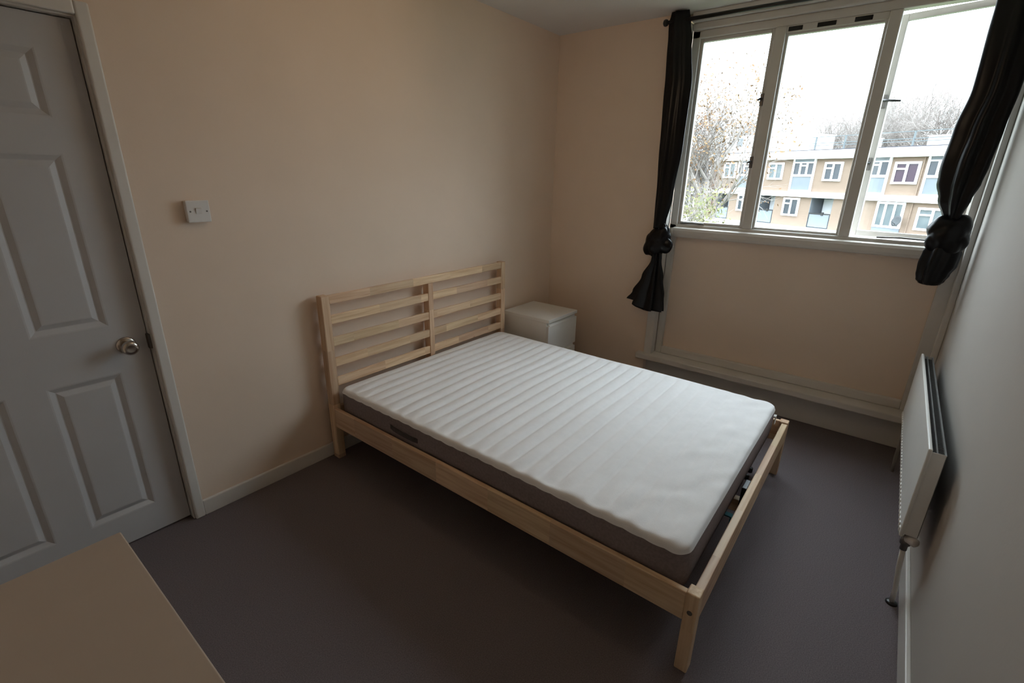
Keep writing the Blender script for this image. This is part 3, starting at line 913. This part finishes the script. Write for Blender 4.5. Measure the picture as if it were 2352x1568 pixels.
# roof railing
rr_ = root('roof_railing', 'pale metal guard rail along the roof of the flats', 'railing', (P0.x, P0.y, 3.7))
rr_.rotation_euler = bl.rotation_euler
def Lr(name, s0, s1, d0, d1, z0, z1):
    bm = bmesh.new()
    addbox(bm, s0, s1, SGN * d0, SGN * d1, z0 - 3.7, z1 - 3.7)
    mk(name, bm, M_orail, rr_, local=True)
for z in (4.02, 4.18, 4.60):
    Lr('rail', .9, 21.5, -.70, -.65, z - .022, z + .022)
s = 1.4
while s < 21.6:
    Lr('post', s - .045, s + .045, -.72, -.63, 3.66, 4.62)
    s += 2.13
# satellite dish
dc = P0 + EV * 8.62 + NV * .45 + Vector((0, 0, -.72))
dish = root('satellite_dish', 'grey satellite dish on the flats beside a wide window', 'satellite dish', tuple(dc))
ax = (NV + EV * -.35 + Vector((0, 0, .3))).normalized()
lathe('reflector', [(-.06, .02), (-.055, .10), (-.035, .22), (0, .34), (.006, .34), (-.028, .22), (-.048, .10), (-.052, .005)], dc, ax, M_dish, dish)
tube('feed_arm', [dc - ax * .05 - Vector((0, 0, .25)), dc + ax * .35 - Vector((0, 0, .12))], .02, M_dish, dish, 6)
tube('wall_arm', [dc - ax * .05, P0 + EV * 8.62 + Vector((0, 0, -.9))], .03, M_dish, dish, 6)

# ------------------------------------------------------------------ trees
def tree(name, text, base, height, spread, seed, levels=5, leafmat=None, nleaf=0, leaf=.09, crown=.28, lean=(0, 0)):
    rnd = random.Random(seed)
    verts, faces, tips = [], [], []
    def seg(p0, p1, r0, r1, n):
        d = (p1 - p0).normalized()
        a = Vector((0, 0, 1)) if abs(d.z) < .9 else Vector((1, 0, 0))
        u = d.cross(a).normalized(); w = d.cross(u)
        i0 = len(verts)
        for p, r in ((p0, r0), (p1, r1)):
            for k in range(n):
                t = 2 * math.pi * k / n
                verts.append(p + (u * math.cos(t) + w * math.sin(t)) * r)
        for k in range(n):
            faces.append((i0 + k, i0 + (k + 1) % n, i0 + n + (k + 1) % n, i0 + n + k))
    def grow(p, d, ln, r, lev):
        ns = 4 if lev < 3 else 3
        n = 6 if lev < 2 else 3
        for i in range(ns):
            d = (d + Vector((rnd.uniform(-1, 1), rnd.uniform(-1, 1), rnd.uniform(-.4, .7))) * (.10 if lev == 0 else .20)).normalized()
            q = p + d * (ln / ns)
            r2 = r * (1 - .42 / ns)
            seg(p, q, r, r2, n)
            p, r = q, r2
            tips.append((p, lev))
            if lev < levels and (lev > 0 or i >= 1):
                for _ in range(rnd.choice((1, 2, 2)) if lev else 3):
                    ang = rnd.uniform(.45, .95) * spread
                    az = rnd.uniform(0, 2 * math.pi)
                    a = Vector((0, 0, 1)) if abs(d.z) < .9 else Vector((1, 0, 0))
                    u = d.cross(a).normalized(); w = d.cross(u)
                    nd = d * math.cos(ang) + (u * math.cos(az) + w * math.sin(az)) * math.sin(ang)
                    nd = (nd + Vector((0, 0, .18))).normalized()
                    grow(p, nd, ln * rnd.uniform(.52, .70), r * .58, lev + 1)
    b = Vector(base)
    d0 = Vector((lean[0], lean[1], 1)).normalized()
    grow(b, d0, height * .46, height * .017, 0)
    zmax = max(v.z for v in verts)
    k = height / (zmax - b.z)
    verts = [b + (v - b) * k for v in verts]
    r_ = root(name, text, 'tree', base, group=None)
    me = bpy.data.meshes.new('branches')
    me.from_pydata([tuple(v - b) for v in verts], [], faces)
    me.materials.append(M_bark)
    o = bpy.data.objects.new('branches', me)
    link(o, r_)
    if nleaf:
        lv, lf = [], []
        tp = [p for p, lev in tips if lev >= 2]
        for _ in range(nleaf):
            p = (rnd.choice(tp) - b) * k + Vector([rnd.gauss(0, .16) for _ in range(3)])
            u = Vector([rnd.gauss(0, 1) for _ in range(3)]).normalized()
            w = u.orthogonal().normalized()
            sz = leaf * rnd.uniform(.6, 1.3)
            i0 = len(lv)
            lv += [tuple(p - u * sz), tuple(p + w * sz * .6), tuple(p + u * sz), tuple(p - w * sz * .6)]
            lf.append((i0, i0 + 1, i0 + 2, i0 + 3))
        me = bpy.data.meshes.new('leaves')
        me.from_pydata(lv, [], lf)
        me.materials.append(leafmat)
        lo = bpy.data.objects.new('leaves', me)
        lo['kind'] = 'stuff'
        link(lo, r_)
    return r_
tree('autumn_tree', 'tall thin tree with sparse orange leaves before the left of the flats', (21.0, 4.15, GZ), 9.3, .95, 11, 5, M_leafo, 4200, .062)
tree('young_tree', 'small yellow green leaved tree low behind the left pane', (17.5, 3.80, GZ), 4.3, 1.0, 5, 4, M_leafg, 2200, .06)
far = [
    ((67, 14.8, GZ), 14.0, 3, 'bare tree behind the flats, seen through the left pane'),
    ((66, 11.1, GZ), 13.2, 8, 'bare tree just behind the white roof box of the flats'),
    ((66, 6.6, GZ), 12.2, 52, 'bare tree behind the flats, right of the gap in the trees'),
    ((61, 4.6, GZ), 14.0, 14, 'bare tree behind the guard rail, left of the right mullion'),
    ((67, 2.9, GZ), 15.6, 21, 'bare tree behind the flats, rising at the right mullion'),
    ((60, 1.2, GZ), 13.4, 27, 'bare tree behind the flats, nearest the window handle of the ajar pane'),
    ((64, -.4, GZ), 15.2, 61, 'bare tree behind the flats, left of centre in the ajar pane'),
    ((62, -1.8, GZ), 15.2, 33, 'bare tree behind the flats, midway across the ajar pane'),
    ((57, -3.2, GZ), 15.6, 41, 'tallest bare tree, rising beside the right curtain'),
]
for base, h_, sd, text in far:
    tree('bare_tree', text, base, h_, 1.05, sd, 5)['group'] = 'bare trees behind the flats'
